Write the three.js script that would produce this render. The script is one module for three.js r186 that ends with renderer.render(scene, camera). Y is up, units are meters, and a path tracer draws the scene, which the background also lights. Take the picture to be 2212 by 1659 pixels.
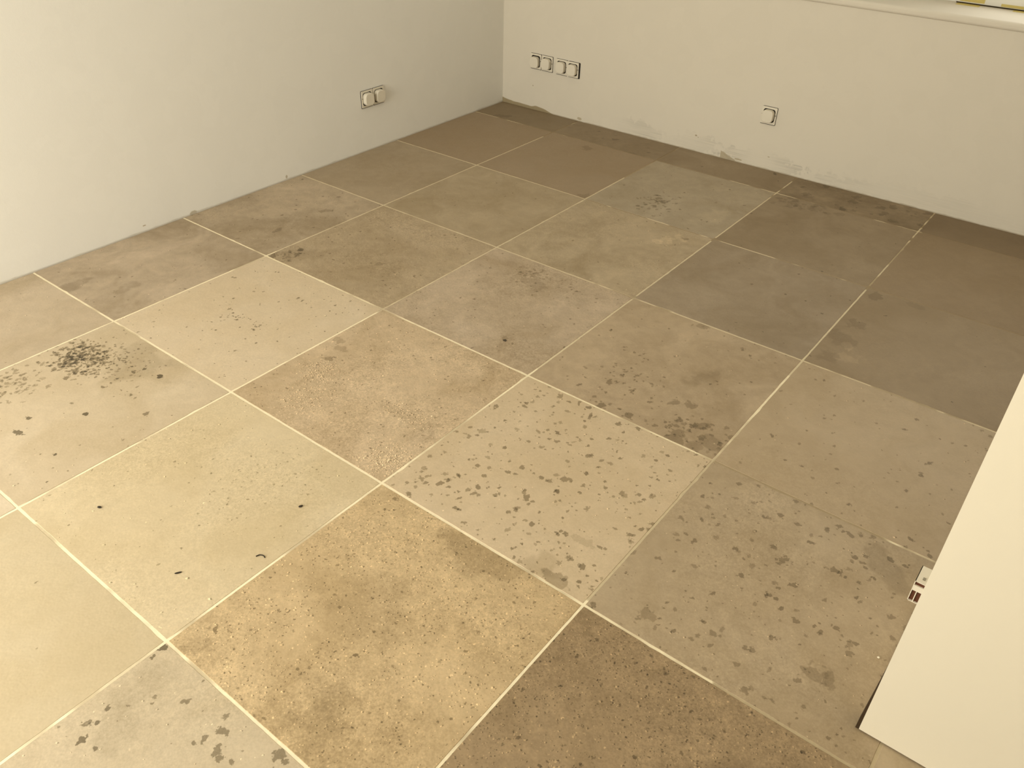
import * as THREE from 'three';
import { RoundedBoxGeometry } from 'three/addons/geometries/RoundedBoxGeometry.js';
import { mergeGeometries } from 'three/addons/utils/BufferGeometryUtils.js';
import { RectAreaLightUniformsLib } from 'three/addons/lights/RectAreaLightUniformsLib.js';

// ---------------------------------------------------------------- camera, light, exposure
const scene = new THREE.Scene();
const camera = new THREE.PerspectiveCamera(49.97, 2212 / 1659, 0.05, 60);
camera.position.set(2.9631, 1.3898, 0.4131);
camera.rotation.set(-0.62077, 0.64774, 0.02441, 'YXZ');
const renderer = new THREE.WebGLRenderer({ antialias: true });
renderer.toneMapping = THREE.LinearToneMapping;
renderer.toneMappingExposure = 1.0;
renderer.shadowMap.enabled = true;
scene.background = new THREE.Color().setRGB(1.0, 0.98, 0.9);

RectAreaLightUniformsLib.init();
// daylight through the glazed balcony door in the front wall, behind the camera to the left
const DOOR = { x0: 0.25, x1: 2.0, y1: 2.15, z: 1.70 };
const daylight = new THREE.RectAreaLight(new THREE.Color().setRGB(1.0, 0.975, 0.87), 7.3, DOOR.x1 - DOOR.x0 - 0.14, DOOR.y1 - 0.12);
daylight.position.set((DOOR.x0 + DOOR.x1) / 2, DOOR.y1 / 2 + 0.02, DOOR.z - 0.03);
daylight.lookAt(daylight.position.x, daylight.position.y, -3);
scene.add(daylight);
// daylight through the window above the ledge of the far wall
const WIN = { x0: 2.19, x1: 3.55, y0: 0.759, y1: 2.05, z: -3.487 };
const daylight2 = new THREE.RectAreaLight(new THREE.Color().setRGB(1.0, 0.975, 0.87), 1.6, WIN.x1 - WIN.x0 - 0.16, WIN.y1 - WIN.y0 - 0.15);
daylight2.position.set((WIN.x0 + WIN.x1) / 2, (WIN.y0 + WIN.y1) / 2, WIN.z + 0.03);
daylight2.lookAt(daylight2.position.x, daylight2.position.y, 3);
scene.add(daylight2);

// ---------------------------------------------------------------- helpers
let seed = 1;
const rnd = () => { seed = (seed * 1664525 + 1013904223) >>> 0; return seed / 4294967296; };
const clamp = (v, a, b) => Math.min(b, Math.max(a, v));
const sst = (a, b, v) => { const t = clamp((v - a) / (b - a), 0, 1); return t * t * (3 - 2 * t); };
function hash(i, j, k) {
  let h = (Math.imul(i, 374761393) + Math.imul(j, 668265263) + Math.imul(k, 1274126177)) | 0;
  h = Math.imul(h ^ (h >>> 13), 1274126177); h ^= h >>> 16;
  return (h >>> 0) / 4294967296;
}
function noise(x, y, k) {
  const i = Math.floor(x), j = Math.floor(y); let u = x - i, v = y - j;
  u = u * u * (3 - 2 * u); v = v * v * (3 - 2 * v);
  const a = hash(i, j, k), b = hash(i + 1, j, k), c = hash(i, j + 1, k), d = hash(i + 1, j + 1, k);
  return a + (b - a) * u + (c - a) * v + (a - b - c + d) * u * v;
}
const fbm = (x, y, k, n = 4) => { let s = 0, a = 0.5, t = 0; for (let i = 0; i < n; i++) { s += a * noise(x, y, k + i * 17); t += a; x *= 2.03; y *= 2.03; a *= 0.55; } return s / t; };

const used = {};
function numbered(name) { const n = used[name] = (used[name] ?? -1) + 1; return n ? `${name}_${String(n).padStart(3, '0')}` : name; }
function mesh(name, geo, mat, parent = scene) {
  const m = new THREE.Mesh(geo, mat); m.name = parent === scene ? numbered(name) : name;
  m.castShadow = m.receiveShadow = true; parent.add(m); return m;
}
function thing(name, label, category, pos = [0, 0, 0], turn = 0, group) {
  const g = new THREE.Group(); g.name = numbered(name); g.position.set(...pos); g.rotation.y = turn;
  g.userData = { label, category }; if (group) g.userData.group = group;
  scene.add(g); return g;
}
function struct(o, label, category = 'wall') { o.userData = { kind: 'structure', label, category }; return o; }
function box(x0, x1, y0, y1, z0, z1) {
  const g = new THREE.BoxGeometry(x1 - x0, y1 - y0, z1 - z0); g.translate((x0 + x1) / 2, (y0 + y1) / 2, (z0 + z1) / 2); return g;
}
function tex(n, m, px, repeat) {
  const data = new Uint8Array(n * m * 4);
  for (let j = 0; j < m; j++) for (let i = 0; i < n; i++) {
    const c = px(i, j), o = (j * n + i) * 4;
    data[o] = clamp(c[0], 0, 255); data[o + 1] = clamp(c[1], 0, 255); data[o + 2] = clamp(c[2], 0, 255); data[o + 3] = 255;
  }
  const t = new THREE.DataTexture(data, n, m, THREE.RGBAFormat);
  t.magFilter = THREE.LinearFilter; t.minFilter = THREE.LinearMipmapLinearFilter; t.generateMipmaps = true;
  t.wrapS = t.wrapT = repeat ? THREE.RepeatWrapping : THREE.ClampToEdgeWrapping; t.needsUpdate = true; return t;
}
const srgb = t => { t.colorSpace = THREE.SRGBColorSpace; return t; };
// uv of a flat-sided body from two of its axes
function planar(geo, au, u0, u1, av, v0, v1) {
  const p = geo.attributes.position, uv = new Float32Array(p.count * 2);
  for (let i = 0; i < p.count; i++) {
    const q = [p.getX(i), p.getY(i), p.getZ(i)];
    uv[2 * i] = (q[au] - u0) / (u1 - u0); uv[2 * i + 1] = (q[av] - v0) / (v1 - v0);
  }
  geo.setAttribute('uv', new THREE.BufferAttribute(uv, 2)); return geo;
}

// ---------------------------------------------------------------- floor: tiles, grout, slab
const T = 0.6, XL = 0.087, ZB = -3.237;                     // tile pitch, left wall plane, far wall plane
const PX = 2.957, PZ = -0.678;                              // corner of the right-hand wall
const XR = 4.7, ZF = DOOR.z;
const floor = struct(new THREE.Group(), 'beige limestone-look tiled floor with pale grout lines', 'floor');
floor.name = 'floor'; scene.add(floor);

// what each tile looks like: base colour, mottling, random spots and hand-placed stains (floor metres)
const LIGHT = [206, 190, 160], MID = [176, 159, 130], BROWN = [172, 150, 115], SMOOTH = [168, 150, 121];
const TILES = {
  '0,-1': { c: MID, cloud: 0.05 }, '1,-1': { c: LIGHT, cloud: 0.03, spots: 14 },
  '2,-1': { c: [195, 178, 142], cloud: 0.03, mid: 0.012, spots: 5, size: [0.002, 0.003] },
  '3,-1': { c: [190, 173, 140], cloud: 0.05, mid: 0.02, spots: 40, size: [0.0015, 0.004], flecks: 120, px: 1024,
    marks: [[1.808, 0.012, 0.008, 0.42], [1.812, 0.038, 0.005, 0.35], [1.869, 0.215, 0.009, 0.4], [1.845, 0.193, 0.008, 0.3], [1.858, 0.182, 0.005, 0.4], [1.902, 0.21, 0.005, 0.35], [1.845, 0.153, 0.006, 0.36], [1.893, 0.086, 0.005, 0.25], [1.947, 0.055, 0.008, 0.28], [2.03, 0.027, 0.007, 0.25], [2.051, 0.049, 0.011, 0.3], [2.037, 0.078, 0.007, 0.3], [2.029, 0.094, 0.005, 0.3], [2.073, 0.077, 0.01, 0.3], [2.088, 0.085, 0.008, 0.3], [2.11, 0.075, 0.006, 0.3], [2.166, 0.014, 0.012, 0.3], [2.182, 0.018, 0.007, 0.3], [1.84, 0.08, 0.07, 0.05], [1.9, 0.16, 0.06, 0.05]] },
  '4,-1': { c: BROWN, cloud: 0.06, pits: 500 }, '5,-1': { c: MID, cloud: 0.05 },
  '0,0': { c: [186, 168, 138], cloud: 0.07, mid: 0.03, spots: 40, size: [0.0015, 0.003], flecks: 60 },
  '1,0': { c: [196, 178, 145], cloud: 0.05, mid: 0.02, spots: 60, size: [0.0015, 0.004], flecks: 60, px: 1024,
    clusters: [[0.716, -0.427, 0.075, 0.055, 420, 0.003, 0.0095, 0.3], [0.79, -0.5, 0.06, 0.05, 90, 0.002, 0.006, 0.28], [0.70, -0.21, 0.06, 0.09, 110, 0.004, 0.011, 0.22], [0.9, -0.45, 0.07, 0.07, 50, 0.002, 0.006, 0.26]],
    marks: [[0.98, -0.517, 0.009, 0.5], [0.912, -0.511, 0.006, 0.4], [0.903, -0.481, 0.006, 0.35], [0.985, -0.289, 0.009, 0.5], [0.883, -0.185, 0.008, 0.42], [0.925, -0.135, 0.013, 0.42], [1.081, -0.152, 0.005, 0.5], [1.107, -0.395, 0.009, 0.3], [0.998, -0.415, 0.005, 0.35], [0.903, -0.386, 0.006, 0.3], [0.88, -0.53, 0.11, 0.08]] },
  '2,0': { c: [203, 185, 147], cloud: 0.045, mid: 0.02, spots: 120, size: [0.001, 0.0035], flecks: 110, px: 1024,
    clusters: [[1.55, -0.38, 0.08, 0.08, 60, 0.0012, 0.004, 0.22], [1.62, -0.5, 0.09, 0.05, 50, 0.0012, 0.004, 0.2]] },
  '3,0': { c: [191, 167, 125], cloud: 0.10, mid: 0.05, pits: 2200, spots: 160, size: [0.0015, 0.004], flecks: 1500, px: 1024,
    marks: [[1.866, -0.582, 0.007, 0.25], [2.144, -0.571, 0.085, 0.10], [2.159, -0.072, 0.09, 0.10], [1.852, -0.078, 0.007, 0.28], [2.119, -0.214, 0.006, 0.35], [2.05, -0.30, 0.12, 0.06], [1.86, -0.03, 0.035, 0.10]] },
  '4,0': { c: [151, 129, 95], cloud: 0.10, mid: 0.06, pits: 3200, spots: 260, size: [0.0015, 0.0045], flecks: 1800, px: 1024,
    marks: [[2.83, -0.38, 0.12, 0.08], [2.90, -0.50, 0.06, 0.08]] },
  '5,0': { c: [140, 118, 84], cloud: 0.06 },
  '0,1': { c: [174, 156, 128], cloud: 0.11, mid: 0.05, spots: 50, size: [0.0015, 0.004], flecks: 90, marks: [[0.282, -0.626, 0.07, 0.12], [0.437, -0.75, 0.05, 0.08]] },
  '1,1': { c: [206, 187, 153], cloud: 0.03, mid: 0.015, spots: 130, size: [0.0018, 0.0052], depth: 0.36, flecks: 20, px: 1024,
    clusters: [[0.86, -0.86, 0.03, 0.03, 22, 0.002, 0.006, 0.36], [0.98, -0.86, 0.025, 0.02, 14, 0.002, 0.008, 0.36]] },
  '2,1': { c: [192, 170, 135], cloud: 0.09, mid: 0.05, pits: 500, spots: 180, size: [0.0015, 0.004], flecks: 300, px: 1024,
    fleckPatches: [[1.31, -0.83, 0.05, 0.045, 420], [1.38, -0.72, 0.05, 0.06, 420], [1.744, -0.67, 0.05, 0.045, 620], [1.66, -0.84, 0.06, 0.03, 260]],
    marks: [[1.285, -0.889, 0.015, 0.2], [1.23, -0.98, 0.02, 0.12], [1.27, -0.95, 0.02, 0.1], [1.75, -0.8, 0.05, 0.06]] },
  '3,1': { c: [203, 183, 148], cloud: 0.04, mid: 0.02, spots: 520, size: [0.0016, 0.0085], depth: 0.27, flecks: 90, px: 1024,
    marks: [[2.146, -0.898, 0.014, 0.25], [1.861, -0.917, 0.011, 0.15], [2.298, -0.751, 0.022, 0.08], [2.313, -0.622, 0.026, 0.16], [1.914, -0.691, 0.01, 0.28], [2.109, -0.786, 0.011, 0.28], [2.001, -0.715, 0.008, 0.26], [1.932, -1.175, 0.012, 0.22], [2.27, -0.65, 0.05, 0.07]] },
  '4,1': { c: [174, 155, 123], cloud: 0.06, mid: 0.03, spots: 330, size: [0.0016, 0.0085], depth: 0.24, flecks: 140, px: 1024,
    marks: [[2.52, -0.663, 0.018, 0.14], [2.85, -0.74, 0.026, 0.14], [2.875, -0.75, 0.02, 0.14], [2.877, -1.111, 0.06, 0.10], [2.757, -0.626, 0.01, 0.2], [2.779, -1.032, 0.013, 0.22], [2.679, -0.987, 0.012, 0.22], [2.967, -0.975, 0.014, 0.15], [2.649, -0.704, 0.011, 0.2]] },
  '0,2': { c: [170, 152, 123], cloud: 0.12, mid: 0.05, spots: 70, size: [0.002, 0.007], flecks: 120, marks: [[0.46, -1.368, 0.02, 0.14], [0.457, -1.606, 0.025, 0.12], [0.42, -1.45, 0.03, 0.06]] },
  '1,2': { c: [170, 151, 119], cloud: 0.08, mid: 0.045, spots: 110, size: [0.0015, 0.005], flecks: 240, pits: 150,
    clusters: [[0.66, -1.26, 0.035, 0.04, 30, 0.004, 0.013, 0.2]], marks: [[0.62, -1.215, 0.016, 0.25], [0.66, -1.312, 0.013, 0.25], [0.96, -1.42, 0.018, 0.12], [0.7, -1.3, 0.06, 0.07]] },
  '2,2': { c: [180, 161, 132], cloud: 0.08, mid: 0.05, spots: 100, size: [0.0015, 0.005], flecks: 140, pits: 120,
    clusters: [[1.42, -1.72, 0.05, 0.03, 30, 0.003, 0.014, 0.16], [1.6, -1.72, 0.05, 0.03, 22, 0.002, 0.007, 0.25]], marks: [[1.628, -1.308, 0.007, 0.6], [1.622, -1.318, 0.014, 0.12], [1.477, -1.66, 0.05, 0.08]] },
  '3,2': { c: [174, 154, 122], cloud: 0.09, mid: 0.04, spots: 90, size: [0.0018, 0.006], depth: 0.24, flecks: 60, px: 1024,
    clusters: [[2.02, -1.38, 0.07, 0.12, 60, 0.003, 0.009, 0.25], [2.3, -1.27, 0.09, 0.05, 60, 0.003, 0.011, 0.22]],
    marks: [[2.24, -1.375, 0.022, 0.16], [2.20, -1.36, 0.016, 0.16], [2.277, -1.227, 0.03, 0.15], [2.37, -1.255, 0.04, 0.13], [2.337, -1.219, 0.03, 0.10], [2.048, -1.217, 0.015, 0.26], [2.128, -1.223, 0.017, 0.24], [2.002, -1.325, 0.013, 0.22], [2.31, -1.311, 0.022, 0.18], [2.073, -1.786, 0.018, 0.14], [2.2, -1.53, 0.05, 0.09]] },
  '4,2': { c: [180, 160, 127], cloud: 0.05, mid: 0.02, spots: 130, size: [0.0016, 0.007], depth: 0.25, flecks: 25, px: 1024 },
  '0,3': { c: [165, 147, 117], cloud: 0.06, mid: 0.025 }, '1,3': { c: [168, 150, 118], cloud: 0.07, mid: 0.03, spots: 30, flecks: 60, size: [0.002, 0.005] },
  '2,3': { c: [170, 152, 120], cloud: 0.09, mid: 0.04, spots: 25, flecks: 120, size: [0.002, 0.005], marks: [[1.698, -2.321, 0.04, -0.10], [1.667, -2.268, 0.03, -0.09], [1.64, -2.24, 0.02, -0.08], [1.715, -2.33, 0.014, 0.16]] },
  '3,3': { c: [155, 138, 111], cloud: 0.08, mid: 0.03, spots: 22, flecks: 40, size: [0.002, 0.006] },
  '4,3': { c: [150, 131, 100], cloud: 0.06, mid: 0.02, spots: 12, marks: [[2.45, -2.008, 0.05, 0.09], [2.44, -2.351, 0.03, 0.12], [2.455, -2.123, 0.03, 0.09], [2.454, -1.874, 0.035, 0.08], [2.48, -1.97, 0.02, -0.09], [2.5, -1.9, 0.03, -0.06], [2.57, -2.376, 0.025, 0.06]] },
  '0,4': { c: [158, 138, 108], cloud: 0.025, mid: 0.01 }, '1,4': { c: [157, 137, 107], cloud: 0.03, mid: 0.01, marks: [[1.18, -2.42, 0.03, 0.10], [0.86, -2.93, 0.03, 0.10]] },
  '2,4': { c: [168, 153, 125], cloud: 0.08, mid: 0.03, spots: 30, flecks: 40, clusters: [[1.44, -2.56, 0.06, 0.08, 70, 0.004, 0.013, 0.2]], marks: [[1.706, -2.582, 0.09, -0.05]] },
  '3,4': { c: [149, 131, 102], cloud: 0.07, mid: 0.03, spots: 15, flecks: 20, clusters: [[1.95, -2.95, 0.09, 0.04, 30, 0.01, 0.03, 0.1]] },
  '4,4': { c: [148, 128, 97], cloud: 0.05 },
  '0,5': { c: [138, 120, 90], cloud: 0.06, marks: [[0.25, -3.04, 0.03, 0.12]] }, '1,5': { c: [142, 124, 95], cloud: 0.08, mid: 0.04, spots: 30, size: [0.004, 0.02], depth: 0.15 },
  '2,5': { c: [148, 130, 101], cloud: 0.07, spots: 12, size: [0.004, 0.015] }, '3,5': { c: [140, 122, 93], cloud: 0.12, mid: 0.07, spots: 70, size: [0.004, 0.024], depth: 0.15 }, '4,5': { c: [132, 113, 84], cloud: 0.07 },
};

function tileTexture(a, b, o) {
  const N = o.px || 512, x0 = a * T, z0 = -(b + 1) * T, k = 900 + a * 71 + b * 13, s = T / N;
  const f = new Float32Array(N * N), warm = new Float32Array(N * N);
  const cl = o.cloud ?? 0.05, md = o.mid ?? 0.02, gn = o.pits ? 0.22 : o.flecks > 100 ? 0.12 : 0.04;
  for (let j = 0; j < N; j++) for (let i = 0; i < N; i++) {
    const x = x0 + i * s + 40, z = z0 + j * s + 40;
    const w = noise(x * 9, z * 9, k + 5) * 0.9;
    const big = fbm(x * 5 + w, z * 5 - w, k, 4) - 0.5;
    const m = fbm(x * 42 + w * 3, z * 42, k + 60, 3) - 0.5;
    const g = noise(x * 480, z * 480, k + 90) - 0.5, gr = noise(x * 210, z * 210, k + 93) - 0.5, rough = noise(x * 7, z * 7, k + 97);
    f[j * N + i] = 1 + cl * 2.6 * big + md * 2.6 * m + (0.02 + gn * rough) * (0.7 * g + 0.6 * gr);
    warm[j * N + i] = big;
  }
  seed = 7919 + a * 131 + (b + 3) * 1777;
  function blob(cx, cz, r, d, soft = 0.25) {
    const R = r * 1.8, kk = (rnd() * 1e6) | 0, as = 0.7 + 0.6 * rnd(), an = rnd() * 3.14, ca = Math.cos(an), sa = Math.sin(an);
    const i0 = Math.max(0, Math.floor((cx - R - x0) / s)), i1 = Math.min(N - 1, Math.ceil((cx + R - x0) / s));
    const j0 = Math.max(0, Math.floor((cz - R - z0) / s)), j1 = Math.min(N - 1, Math.ceil((cz + R - z0) / s));
    for (let j = j0; j <= j1; j++) for (let i = i0; i <= i1; i++) {
      const X = x0 + i * s - cx, Z = z0 + j * s - cz;
      const px = (X * ca + Z * sa) * as, pz = (Z * ca - X * sa) / as;
      const q = Math.hypot(px, pz) / r + 1.7 * (fbm(X / r * 1.5 + 9, Z / r * 1.5 + 9, kk, 3) - 0.5);
      const mk = 1 - sst(1 - soft, 1, q);
      if (mk > 0) f[j * N + i] *= 1 - d * mk * (0.85 + 0.3 * hash(i, j, kk));
    }
  }
  const [r0, r1] = o.size || [0.002, 0.006], dep = o.depth ?? 0.28;
  const pick = () => r0 + (r1 - r0) * Math.pow(rnd(), 2.2);
  for (let n = 0; n < (o.spots || 0); n++) blob(x0 + rnd() * T, z0 + rnd() * T, pick(), dep * (0.55 + 0.6 * rnd()));
  const gauss = () => (rnd() + rnd() + rnd() - 1.5) * 1.4;
  for (const [cx, cz, sx, sz, n, ra, rb, d] of o.clusters || []) for (let q = 0; q < n; q++) blob(cx + gauss() * sx, cz + gauss() * sz, ra + (rb - ra) * rnd() * rnd(), d * (0.6 + 0.5 * rnd()));
  for (const [cx, cz, r, d] of o.marks || []) blob(cx, cz, r, d, r > 0.03 ? 0.5 : 0.22);
  const fleck = (cx, cz) => { const r = 0.0010 + 0.0022 * rnd() * rnd(); blob(cx, cz, r, -0.2 * (0.5 + rnd()), 0.6); if (rnd() < 0.55) blob(cx + r, cz - r, r * 0.9, 0.34, 0.6); };
  for (let n = 0; n < (o.flecks || 0); n++) fleck(x0 + rnd() * T, z0 + rnd() * T);
  for (const [cx, cz, sx, sz, n] of o.fleckPatches || []) for (let q = 0; q < n; q++) fleck(cx + gauss() * sx, cz + gauss() * sz);
  for (let n = 0; n < (o.pits || 0); n++) { const x = x0 + rnd() * T, z = z0 + rnd() * T; if (noise(x * 14, z * 14, k) > 0.35) blob(x, z, 0.0009 + 0.0022 * rnd() * rnd(), 0.45 * rnd(), 0.5); }
  const [cr, cg, cb] = o.c;
  return srgb(tex(N, N, (i, j) => {
    const q = f[j * N + i], h = warm[j * N + i], e = q < 1 ? 1 - q : 0;
    return [cr * q * (1 - h * 0.02) * (1 + e * 0.08), cg * q, cb * 1.03 * q * (1 - e * 0.22) * (1 + h * 0.05)];
  }));
}
const stoneBump = tex(512, 512, (i, j) => {
  const w = (x, y, k, n) => { // wraps round the edges
    const a = n; const ii = x * n / 512, jj = y * n / 512; const p = Math.floor(ii), q = Math.floor(jj); let u = ii - p, v = jj - q; u = u * u * (3 - 2 * u); v = v * v * (3 - 2 * v);
    const h = (s, t) => hash(s % a, t % a, k); const A = h(p, q), B = h(p + 1, q), C = h(p, q + 1), D = h(p + 1, q + 1); return A + (B - A) * u + (C - A) * v + (A - B - C + D) * u * v;
  };
  const v = 255 * (0.35 * w(i, j, 1, 24) + 0.3 * w(i, j, 2, 64) + 0.35 * w(i, j, 3, 170)); return [v, v, v];
}, true);

function tileGeometry(x0, x1, z0, z1, y, key) {
  seed = 31 + key * 977;
  const per = 26, ring = [], bevel = 0.0011;
  const wob = () => (rnd() - 0.5) * 0.0007 - (rnd() < 0.035 ? rnd() * 0.0025 : 0);
  const side = (ax, az, bx, bz, nx, nz) => { for (let i = 0; i < per; i++) { const t = i / per, d = i ? wob() : -0.0006; ring.push([ax + (bx - ax) * t + nx * d, az + (bz - az) * t + nz * d]); } };
  side(x0, z0, x0, z1, -1, 0); side(x0, z1, x1, z1, 0, 1); side(x1, z1, x1, z0, 1, 0); side(x1, z0, x0, z0, 0, -1);
  const n = ring.length, pos = [], uv = [], idx = [];
  const ox = Math.floor((x0 + 0.02) / T) * T, oz = Math.floor((z0 + 0.02) / T) * T;
  const put = (x, yy, z) => { pos.push(x, yy, z); uv.push((x - ox) / T, (z - oz) / T); };
  const cx = (x0 + x1) / 2, cz = (z0 + z1) / 2, ins = (p, d) => [p[0] + Math.sign(cx - p[0]) * Math.min(d, Math.abs(cx - p[0])), p[1] + Math.sign(cz - p[1]) * Math.min(d, Math.abs(cz - p[1]))];
  put(cx, y, cz);
  for (const p of ring) { const q = ins(p, bevel); put(q[0], y, q[1]); }
  for (const p of ring) { const q = ins(p, bevel); put(q[0], y, q[1]); }
  for (const p of ring) put(p[0], y - bevel, p[1]);
  for (const p of ring) put(p[0], -0.011, p[1]);
  for (let i = 0; i < n; i++) {
    const j = (i + 1) % n;
    idx.push(0, 1 + i, 1 + j);
    for (let r = 1; r < 3; r++) { const a = 1 + r * n + i, b = 1 + r * n + j, c = a + n, d = b + n; idx.push(a, c, b, b, c, d); }
  }
  const g = new THREE.BufferGeometry();
  g.setAttribute('position', new THREE.Float32BufferAttribute(pos, 3)); g.setAttribute('uv', new THREE.Float32BufferAttribute(uv, 2));
  g.setIndex(idx); g.computeVertexNormals(); return g;
}
const GW = 0.0025;                                           // half a grout joint
const plainTile = {};
for (let a = 0; a < 8; a++) for (let b = -3; b < 6; b++) {
  const x0 = Math.max(a * T + GW, XL + 0.003), x1 = Math.min((a + 1) * T - GW, XR), z1 = Math.min(-b * T - GW, ZF), z0 = Math.max(-(b + 1) * T + GW, ZB + 0.003);
  if (x0 > XR - 0.05 || z1 < z0 + 0.03) continue;
  const o = TILES[`${a},${b}`];
  const key = (a * 3 + b + 9) % 4;
  let mat;
  if (o) mat = new THREE.MeshStandardMaterial({ map: tileTexture(a, b, o), roughness: 0.62, bumpMap: stoneBump, bumpScale: o.pits ? 0.0009 : 0.0004 });
  else mat = plainTile[key] ??= new THREE.MeshStandardMaterial({ map: tileTexture(20 + key, 20, { c: [[178, 160, 130], [186, 168, 136], [166, 147, 115], [172, 152, 121]][key], cloud: 0.07, mid: 0.03, spots: 60 }), roughness: 0.62, bumpMap: stoneBump, bumpScale: 0.0004 });
  const m = mesh('tile', tileGeometry(x0, x1, z0, z1, (hash(a, b, 3) - 0.5) * 0.0005, a * 11 + b + 4), mat, floor);
}
// grout: cream, dirty in random patches, set darker along chosen far and right joints
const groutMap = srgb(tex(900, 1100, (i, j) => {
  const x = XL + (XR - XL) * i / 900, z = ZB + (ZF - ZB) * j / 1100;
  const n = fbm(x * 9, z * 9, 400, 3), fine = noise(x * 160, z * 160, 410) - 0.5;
  let darkening = sst(0.5, 0.75, n) * 0.45;
  if (z < -1.7 || (x < 2.3 && z < -1.25)) darkening = Math.max(darkening, 0.3);  // far rows: one flat step darker
  if (z < -2.9) darkening = Math.max(darkening, sst(0.3, 0.5, n) * 0.95);
  if (Math.abs(x - 2.4) < 0.02 && z < -2.4) darkening = Math.max(darkening, sst(0.35, 0.5, n) * 0.7);
  if (Math.abs(z + 2.4) < 0.02 && x > 1.2) darkening = Math.max(darkening, sst(0.32, 0.48, n) * 0.9);
  if (Math.abs(x - 1.2) < 0.02 && z < -2.72) darkening = Math.max(darkening, 0.8);
  if (Math.abs(x - 2.4) < 0.02 && z > -1.2 && z < -0.62) darkening = Math.max(darkening, 0.45);
  if (Math.abs(z + 1.2) < 0.02 && x > 2.4) darkening = Math.max(darkening, sst(0.35, 0.5, n) * 0.8);
  if (Math.abs(z + 1.8) < 0.02 && x > 1.5) darkening = Math.max(darkening, sst(0.4, 0.55, n) * 0.7);
  if (x > 2.41 && z < -2.2) darkening = Math.max(darkening, 0.97);
  if (x > 2.7 && z > -0.7) darkening = Math.max(darkening, 0.6);  // joints at the front right: one flat step darker
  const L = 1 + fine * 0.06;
  return [(246 - 96 * darkening) * L, (233 - 102 * darkening) * L, (200 - 100 * darkening) * L];
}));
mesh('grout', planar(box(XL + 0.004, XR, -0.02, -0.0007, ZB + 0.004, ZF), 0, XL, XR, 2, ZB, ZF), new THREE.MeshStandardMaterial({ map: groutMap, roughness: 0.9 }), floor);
mesh('slab', box(-0.2, XR + 0.2, -0.2, -0.02, ZB - 0.5, ZF + 0.3), new THREE.MeshStandardMaterial({ color: 0x6b5a3e, roughness: 0.95 }), floor);

// ---------------------------------------------------------------- walls and ceiling
const H = 2.6, WALL = [239, 236, 228], FAR_WALL = [221, 213, 197];  // white paint; slightly darker, yellower tone for the far wall
const plasterBump = tex(512, 512, (i, j) => { const v = 255 * (0.6 * noise(i / 16 % 32, j / 16 % 32, 5) + 0.4 * noise(i / 3, j / 3, 6)); return [v, v, v]; }, true);
plasterBump.repeat.set(9, 2.2);
function blotch(x, y, cx, cy, rx, ry, k) { const q = Math.hypot((x - cx) / rx, (y - cy) / ry) + 1.1 * (fbm(x * 45, y * 45, k, 3) - 0.5); return 1 - sst(0.8, 1, q); }
// far wall: bare filler along the foot by the corner, scuffs, a chip and a few dots
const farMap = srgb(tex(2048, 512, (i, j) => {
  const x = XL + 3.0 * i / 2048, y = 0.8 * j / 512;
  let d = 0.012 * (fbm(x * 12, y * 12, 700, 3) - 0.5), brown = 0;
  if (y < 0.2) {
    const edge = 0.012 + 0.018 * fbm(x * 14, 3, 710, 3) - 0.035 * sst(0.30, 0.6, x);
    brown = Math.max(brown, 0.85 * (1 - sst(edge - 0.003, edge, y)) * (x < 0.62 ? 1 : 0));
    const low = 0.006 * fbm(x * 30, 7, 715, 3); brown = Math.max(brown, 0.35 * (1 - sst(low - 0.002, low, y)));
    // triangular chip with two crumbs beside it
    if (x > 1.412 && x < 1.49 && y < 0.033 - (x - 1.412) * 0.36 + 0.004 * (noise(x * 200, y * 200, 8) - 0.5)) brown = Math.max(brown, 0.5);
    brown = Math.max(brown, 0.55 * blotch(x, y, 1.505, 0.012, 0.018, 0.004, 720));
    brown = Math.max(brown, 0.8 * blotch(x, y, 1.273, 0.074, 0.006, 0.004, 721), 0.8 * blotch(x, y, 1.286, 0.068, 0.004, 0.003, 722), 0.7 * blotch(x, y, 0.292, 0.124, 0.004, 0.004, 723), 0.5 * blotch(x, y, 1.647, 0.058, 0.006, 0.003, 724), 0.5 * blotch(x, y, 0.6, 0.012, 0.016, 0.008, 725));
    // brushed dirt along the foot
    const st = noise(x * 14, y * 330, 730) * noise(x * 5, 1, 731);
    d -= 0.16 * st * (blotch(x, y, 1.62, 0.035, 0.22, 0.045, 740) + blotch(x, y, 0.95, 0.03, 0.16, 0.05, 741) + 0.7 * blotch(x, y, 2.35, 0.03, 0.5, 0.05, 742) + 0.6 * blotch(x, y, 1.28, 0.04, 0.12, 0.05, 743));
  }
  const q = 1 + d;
  return [FAR_WALL[0] * q * (1 - brown) + 150 * brown, FAR_WALL[1] * q * (1 - brown) + 132 * brown, FAR_WALL[2] * q * (1 - brown) + 98 * brown];
}));
const leftMap = srgb(tex(2048, 256, (i, j) => {
  const z = ZB + 3.4 * i / 2048, y = 0.8 * j / 256;
  let d = 0.012 * (fbm(z * 12, y * 12, 800, 3) - 0.5), brown = 0;
  if (y < 0.2) {
    const low = 0.001 + 0.006 * fbm(z * 22, 7, 815, 3); brown = 0.25 * (1 - sst(low - 0.003, low, y));
    brown = Math.max(brown, 0.45 * blotch(z, y, -1.25, 0.004, 0.016, 0.008, 820), 0.8 * blotch(z, y, -1.039, 0.021, 0.008, 0.003, 821), 0.5 * blotch(z, y, -1.722, 0.012, 0.006, 0.008, 822));
  }
  const q = 1 + d;
  return [WALL[0] * q * (1 - brown) + 150 * brown, WALL[1] * q * (1 - brown) + 132 * brown, WALL[2] * q * (1 - brown) + 98 * brown];
}));
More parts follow.
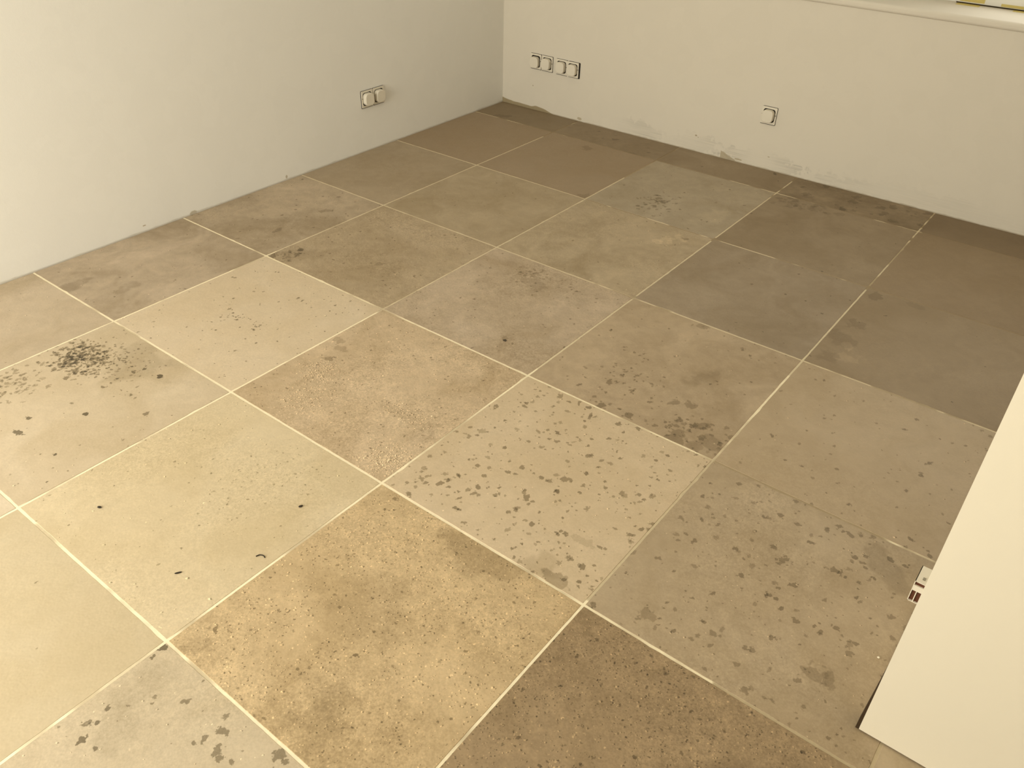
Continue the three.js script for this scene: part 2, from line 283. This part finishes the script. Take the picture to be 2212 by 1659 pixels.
const paint = new THREE.MeshStandardMaterial({ color: `rgb(${WALL})`, roughness: 0.85 });
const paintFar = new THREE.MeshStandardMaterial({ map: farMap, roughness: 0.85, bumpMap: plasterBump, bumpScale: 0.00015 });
const paintLeft = new THREE.MeshStandardMaterial({ map: leftMap, roughness: 0.85, bumpMap: plasterBump, bumpScale: 0.00015 });

const LEDGE = 0.755, ZW = ZB - 0.25;                          // the far wall steps back above a ledge
const wallBack = struct(new THREE.Group(), 'white far wall with a ledge below the window', 'wall'); wallBack.name = 'wall_back'; scene.add(wallBack);
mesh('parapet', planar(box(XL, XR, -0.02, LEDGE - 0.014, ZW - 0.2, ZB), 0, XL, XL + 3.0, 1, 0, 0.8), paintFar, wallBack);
const ledge = new RoundedBoxGeometry(XR - XL, 0.03, 0.29, 4, 0.012); ledge.translate((XL + XR) / 2, LEDGE - 0.015, ZB - 0.145 + 0.012);
mesh('ledge', ledge, new THREE.MeshStandardMaterial({ color: `rgb(${FAR_WALL})`, roughness: 0.85 }), wallBack);
mesh('upper_wall', mergeGeometries([box(XL, WIN.x0, LEDGE, H, ZW - 0.2, ZW), box(WIN.x1, XR, LEDGE, H, ZW - 0.2, ZW), box(WIN.x0, WIN.x1, WIN.y1, H, ZW - 0.2, ZW)]), paint, wallBack);
const wallLeft = mesh('wall_left', planar(box(XL - 0.2, XL, -0.02, H, ZW - 0.2, ZF + 0.2), 2, ZB, ZB + 3.4, 1, 0, 0.8), paintLeft); struct(wallLeft, 'plain white wall on the left with a double socket');
// right-hand wall end, its corner just left of the camera's line of sight
const wallRight = struct(new THREE.Group(), 'white wall end on the right with a sharp corner', 'wall'); wallRight.name = 'wall_right'; scene.add(wallRight);
mesh('wall_body', box(PX, XR, 0.004, H, PZ - 0.45, PZ), new THREE.MeshStandardMaterial({ color: 'rgb(238, 229, 207)', roughness: 0.8 }), wallRight);
mesh('wall_foot', box(PX + 0.004, XR, -0.002, 0.004, PZ - 0.446, PZ - 0.004), new THREE.MeshStandardMaterial({ color: 0x4a3418, roughness: 0.95 }), wallRight);
const strip = new THREE.Shape(); strip.moveTo(0, 0); strip.lineTo(0, 0.17); strip.lineTo(-0.0065, 0); strip.closePath();
const stripGeo = new THREE.ExtrudeGeometry(strip, { depth: 0.03, bevelEnabled: false }); stripGeo.translate(PX, 0.001, PZ - 0.032);
mesh('corner_strip', stripGeo, new THREE.MeshStandardMaterial({ color: 0x3a280e, roughness: 0.9 }), wallRight);  // dark wedge up the foot of the corner, widest at the floor
struct(mesh('wall_outer', box(XR, XR + 0.2, -0.02, H, ZW - 0.2, ZF + 0.2), paint), 'white outer wall beyond the wall end');
struct(mesh('wall_front', mergeGeometries([box(XL, DOOR.x0, -0.02, H, ZF, ZF + 0.2), box(DOOR.x1, XR, -0.02, H, ZF, ZF + 0.2), box(DOOR.x0, DOOR.x1, DOOR.y1, H, ZF, ZF + 0.2)]), paint), 'white front wall around the glazed balcony door');
struct(mesh('ceiling', box(XL - 0.2, XR + 0.2, H, H + 0.15, ZW - 0.2, ZF + 0.2), paint), 'plain white ceiling', 'ceiling');

// glazed balcony door that lets the daylight in
const frameMat = new THREE.MeshStandardMaterial({ color: 0xe4e0d4, roughness: 0.45 });
const glassMat = new THREE.MeshPhysicalMaterial({ color: 0xffffff, roughness: 0.02, transmission: 1, thickness: 0, ior: 1.5 });
function glazing(name, label, category, x0, x1, y0, y1, z, w = 0.06) {
  const g = struct(new THREE.Group(), label, category); g.name = name; scene.add(g);
  const bar = (n, ...b) => mesh(n, box(...b), frameMat, g), xm = (x0 + x1) / 2;
  bar('bottom_rail', x0, x1, y0, y0 + w, z, z + 0.07); bar('top_rail', x0, x1, y1 - w, y1, z, z + 0.07);
  bar('stile', x0, x0 + w, y0 + w, y1 - w, z, z + 0.07); bar('stile', x1 - w, x1, y0 + w, y1 - w, z, z + 0.07); bar('mullion', xm - w / 2, xm + w / 2, y0 + w, y1 - w, z, z + 0.07);
  for (const [p, q] of [[x0 + w, xm - w / 2], [xm + w / 2, x1 - w]]) mesh('pane', box(p, q, y0 + w, y1 - w, z + 0.03, z + 0.036), glassMat, g);
  return g;
}
glazing('door_1', 'white framed glazed balcony door', 'door', DOOR.x0, DOOR.x1, -0.01, DOOR.y1, ZF + 0.06);
// window above the ledge: yellow masking tape on frame and ledge
const win = glazing('window_1', 'white window frame on the ledge with yellow masking tape', 'window', WIN.x0, WIN.x1, LEDGE + 0.004, WIN.y1, ZW - 0.05, 0.07);
const tape = new THREE.MeshStandardMaterial({ color: 0xd2bf72, roughness: 0.7 });
const seal = new THREE.MeshStandardMaterial({ color: 0x3b2e10, roughness: 0.9 });
mesh('sealing_gap', box(WIN.x0 - 0.002, WIN.x1, LEDGE + 0.0005, LEDGE + 0.0045, ZW - 0.05, ZW + 0.0215), seal, win);
mesh('masking_tape', box(WIN.x0 + 0.01, WIN.x0 + 0.10, LEDGE + 0.008, LEDGE + 0.035, ZW + 0.0195, ZW + 0.0208), tape, win);
mesh('masking_tape', box(WIN.x0 + 0.16, WIN.x1 - 0.3, LEDGE + 0.006, LEDGE + 0.016, ZW + 0.0195, ZW + 0.0208), tape, win);
mesh('masking_tape', box(WIN.x0 + 0.005, WIN.x0 + 0.09, LEDGE - 0.0005, LEDGE + 0.0008, ZW + 0.024, ZW + 0.06), tape, win);
mesh('masking_tape', box(WIN.x0 + 0.21, WIN.x0 + 0.33, LEDGE - 0.0005, LEDGE + 0.0008, ZW + 0.024, ZW + 0.055), tape, win);

// ---------------------------------------------------------------- sockets
const plastic = new THREE.MeshStandardMaterial({ color: 0xe2dac8, roughness: 0.5 });
const darkBox = new THREE.MeshStandardMaterial({ color: 0x1d150a, roughness: 0.9 });
const steel = new THREE.MeshStandardMaterial({ color: 0x9c9484, roughness: 0.4, metalness: 0.8 });
function rr(w, h, r, S = new THREE.Shape()) {
  const x = -w / 2, y = -h / 2;
  S.moveTo(x + r, y); S.lineTo(x + w - r, y); S.quadraticCurveTo(x + w, y, x + w, y + r); S.lineTo(x + w, y + h - r); S.quadraticCurveTo(x + w, y + h, x + w - r, y + h);
  S.lineTo(x + r, y + h); S.quadraticCurveTo(x, y + h, x, y + h - r); S.lineTo(x, y + r); S.quadraticCurveTo(x, y, x + r, y); return S;
}
const plateShape = rr(0.0685, 0.0735, 0.003); plateShape.holes.push(rr(0.0575, 0.0595, 0.014, new THREE.Path()));
const plateGeo = new THREE.ExtrudeGeometry(plateShape, { depth: 0.0022, bevelEnabled: true, bevelThickness: 0.0006, bevelSize: 0.0006, bevelSegments: 2, curveSegments: 6 });
const coverGeo = new THREE.ExtrudeGeometry(rr(0.0455, 0.0475, 0.016), { depth: 0.017, bevelEnabled: true, bevelThickness: 0.0035, bevelSize: 0.0032, bevelSegments: 4, curveSegments: 8 });
const cupGeo = new THREE.ExtrudeGeometry(rr(0.0705, 0.0785, 0.004), { depth: 0.003, bevelEnabled: false, curveSegments: 6 });
const screwGeo = new THREE.CylinderGeometry(0.0026, 0.0026, 0.0016, 10).rotateX(Math.PI / 2);
// one module: plate, protruding blank cover, two screws and a dark flush box, oversized so its rim draws the shadow line
function module(g, x, o = {}) {
  const m = (n, geo, mat, px, py, pz, rx = 0, ry = 0, rz = 0) => { const q = mesh(n, geo, mat, g); q.position.set(x + px, py, pz); q.rotation.set(rx, ry, rz); return q; };
  m('flush_box_shade', cupGeo, darkBox, o.bx || 0, (o.by || 0) - 0.0012, 0);
  const pz = o.pz ?? 0.0038;
  const plate = m('mounting_plate', plateGeo, plastic, 0, 0, pz, o.px || 0, o.py || 0, o.pr || 0);
  m('cover', coverGeo, plastic, o.cx || 0, o.cy || 0, pz + (o.cz ?? 0.0025), (o.tx || 0), (o.ty || 0), o.tr || 0);
  for (const sx of [-1, 1]) { const q = mesh('screw', screwGeo, steel, plate); q.position.set(sx * 0.0312, 0.004, 0.0032); }
}
const back = (x, y) => [x * 1, y, ZB];
let s = thing('double_socket', 'white double socket nearest the room corner on the far wall', 'socket', back(0.347, 0.2535), 0, 'uncovered wall sockets');
module(s, -0.0365, { tx: 0.05, ty: 0.07, cx: -0.003, cy: -0.003, cz: 0.001 }); module(s, 0.0365, { ty: -0.02 });
s = thing('double_socket', 'white double socket with a dark gap behind its right edge on the far wall', 'socket', back(0.511, 0.2525), 0, 'uncovered wall sockets');
module(s, -0.0355, { ty: 0.02, cz: 0.003 }); module(s, 0.0355, { py: 0.03, ty: 0.05, pz: 0.0055, bx: 0.006 });
s = thing('single_socket', 'white single socket alone on the far wall below the window', 'socket', back(1.612, 0.2425));
module(s, 0, { tx: 0.03 });
s = thing('double_socket', 'white double socket on the left wall', 'socket', [XL, 0.2395, -2.262], Math.PI / 2, 'uncovered wall sockets');
module(s, -0.0365, { ty: -0.03 }); module(s, 0.0365, { cz: 0.001, ty: -0.03, tx: 0.03 });

// the socket on the side of the wall end, seen edge-on with its casing open
s = thing('socket_insert', 'small white socket insert with dark brown openings on side of the right wall end', 'socket', [PX, 0.2, PZ - 0.212], -Math.PI / 2);
const brown = new THREE.MeshStandardMaterial({ color: 0x5a2f17, roughness: 0.6 });
const W = 0.05, D = 0.019;                                   // local x runs towards the camera's side of the wall end, local z out of the wall
const casing = [box(-W / 2, W / 2 - 0.003, 0.0232, 0.025, 0, D), box(-W / 2, W / 2, -0.025, -0.0235, 0, D), box(-W / 2, W / 2, -0.025, 0.025, D - 0.0014, D), box(W / 2 - 0.008, W / 2, -0.0235, 0.0035, 0.0088, 0.0104), box(W / 2 - 0.008, W / 2 - 0.0002, 0.0035, 0.0165, 0, D)];
mesh('casing', mergeGeometries(casing), plastic, s);
mesh('terminal_block', box(-W / 2 + 0.004, W / 2 - 0.0035, -0.0233, 0.023, 0, D - 0.0016), brown, s);
mesh('clip', box(-W / 2 + 0.03, -W / 2 + 0.037, 0.0248, 0.0262, 0.004, 0.009), steel, s);

// ---------------------------------------------------------------- crumbs on the floor
const crumbDark = new THREE.MeshStandardMaterial({ color: 0x2b2010, roughness: 0.8 }), crumbPale = new THREE.MeshStandardMaterial({ color: 0xe6dcc4, roughness: 0.9 });
function crumb(name, label, x, z, rx, rz, h, mat, turn, sd, group) {
  const g = new THREE.IcosahedronGeometry(1, 2), p = g.attributes.position;
  for (let i = 0; i < p.count; i++) { const v = new THREE.Vector3().fromBufferAttribute(p, i), k = 0.8 + 0.4 * noise(v.x * 1.7 + 5, v.y * 1.7 + v.z * 1.3 + 5, sd); p.setXYZ(i, v.x * rx * k, v.y * h * k, v.z * rz * k); }
  g.computeVertexNormals(); g.computeBoundingBox(); g.translate(0, -g.boundingBox.min.y, 0);
  const m = mesh(name, g, mat); m.position.set(x, 0.0001, z); m.rotation.y = turn; m.userData = { label, category: 'debris' }; if (group) m.userData.group = group; return m;
}
crumb('dark_crumb', 'black crumb on the pale tile at the left, next to the bottom left joint crossing', 1.347, -0.120, 0.0055, 0.003, 0.002, crumbDark, 0.5, 11, 'dark crumbs on the floor');
crumb('dark_crumb', 'black crumb on the pale tile beside the joint of the pitted brown tile', 1.711, -0.420, 0.005, 0.003, 0.002, crumbDark, 1.2, 12, 'dark crumbs on the floor');
crumb('dark_crumb', 'thin dark sliver on the pale tile, nearest the lower joint crossing', 1.665, -0.118, 0.0075, 0.002, 0.0015, crumbDark, 1.0, 13, 'dark crumbs on the floor');
const curl = new THREE.TubeGeometry(new THREE.CatmullRomCurve3([[-0.011, 0.0014, 0.003], [-0.004, 0.0018, -0.0015], [0.005, 0.0014, -0.0005], [0.010, 0.0014, 0.005]].map(p => new THREE.Vector3(...p))), 24, 0.0012, 6);
const cm = mesh('thread', curl, crumbDark); cm.position.set(1.764, 0, -0.262); cm.rotation.y = 0.6; cm.userData = { label: 'short curled dark thread lying on a pale tile', category: 'debris' };
crumb('plaster_crumb', 'tiny white plaster crumb beside the right wall end', 2.935, -0.86, 0.003, 0.0025, 0.002, crumbPale, 0.2, 15);

renderer.render(scene, camera);
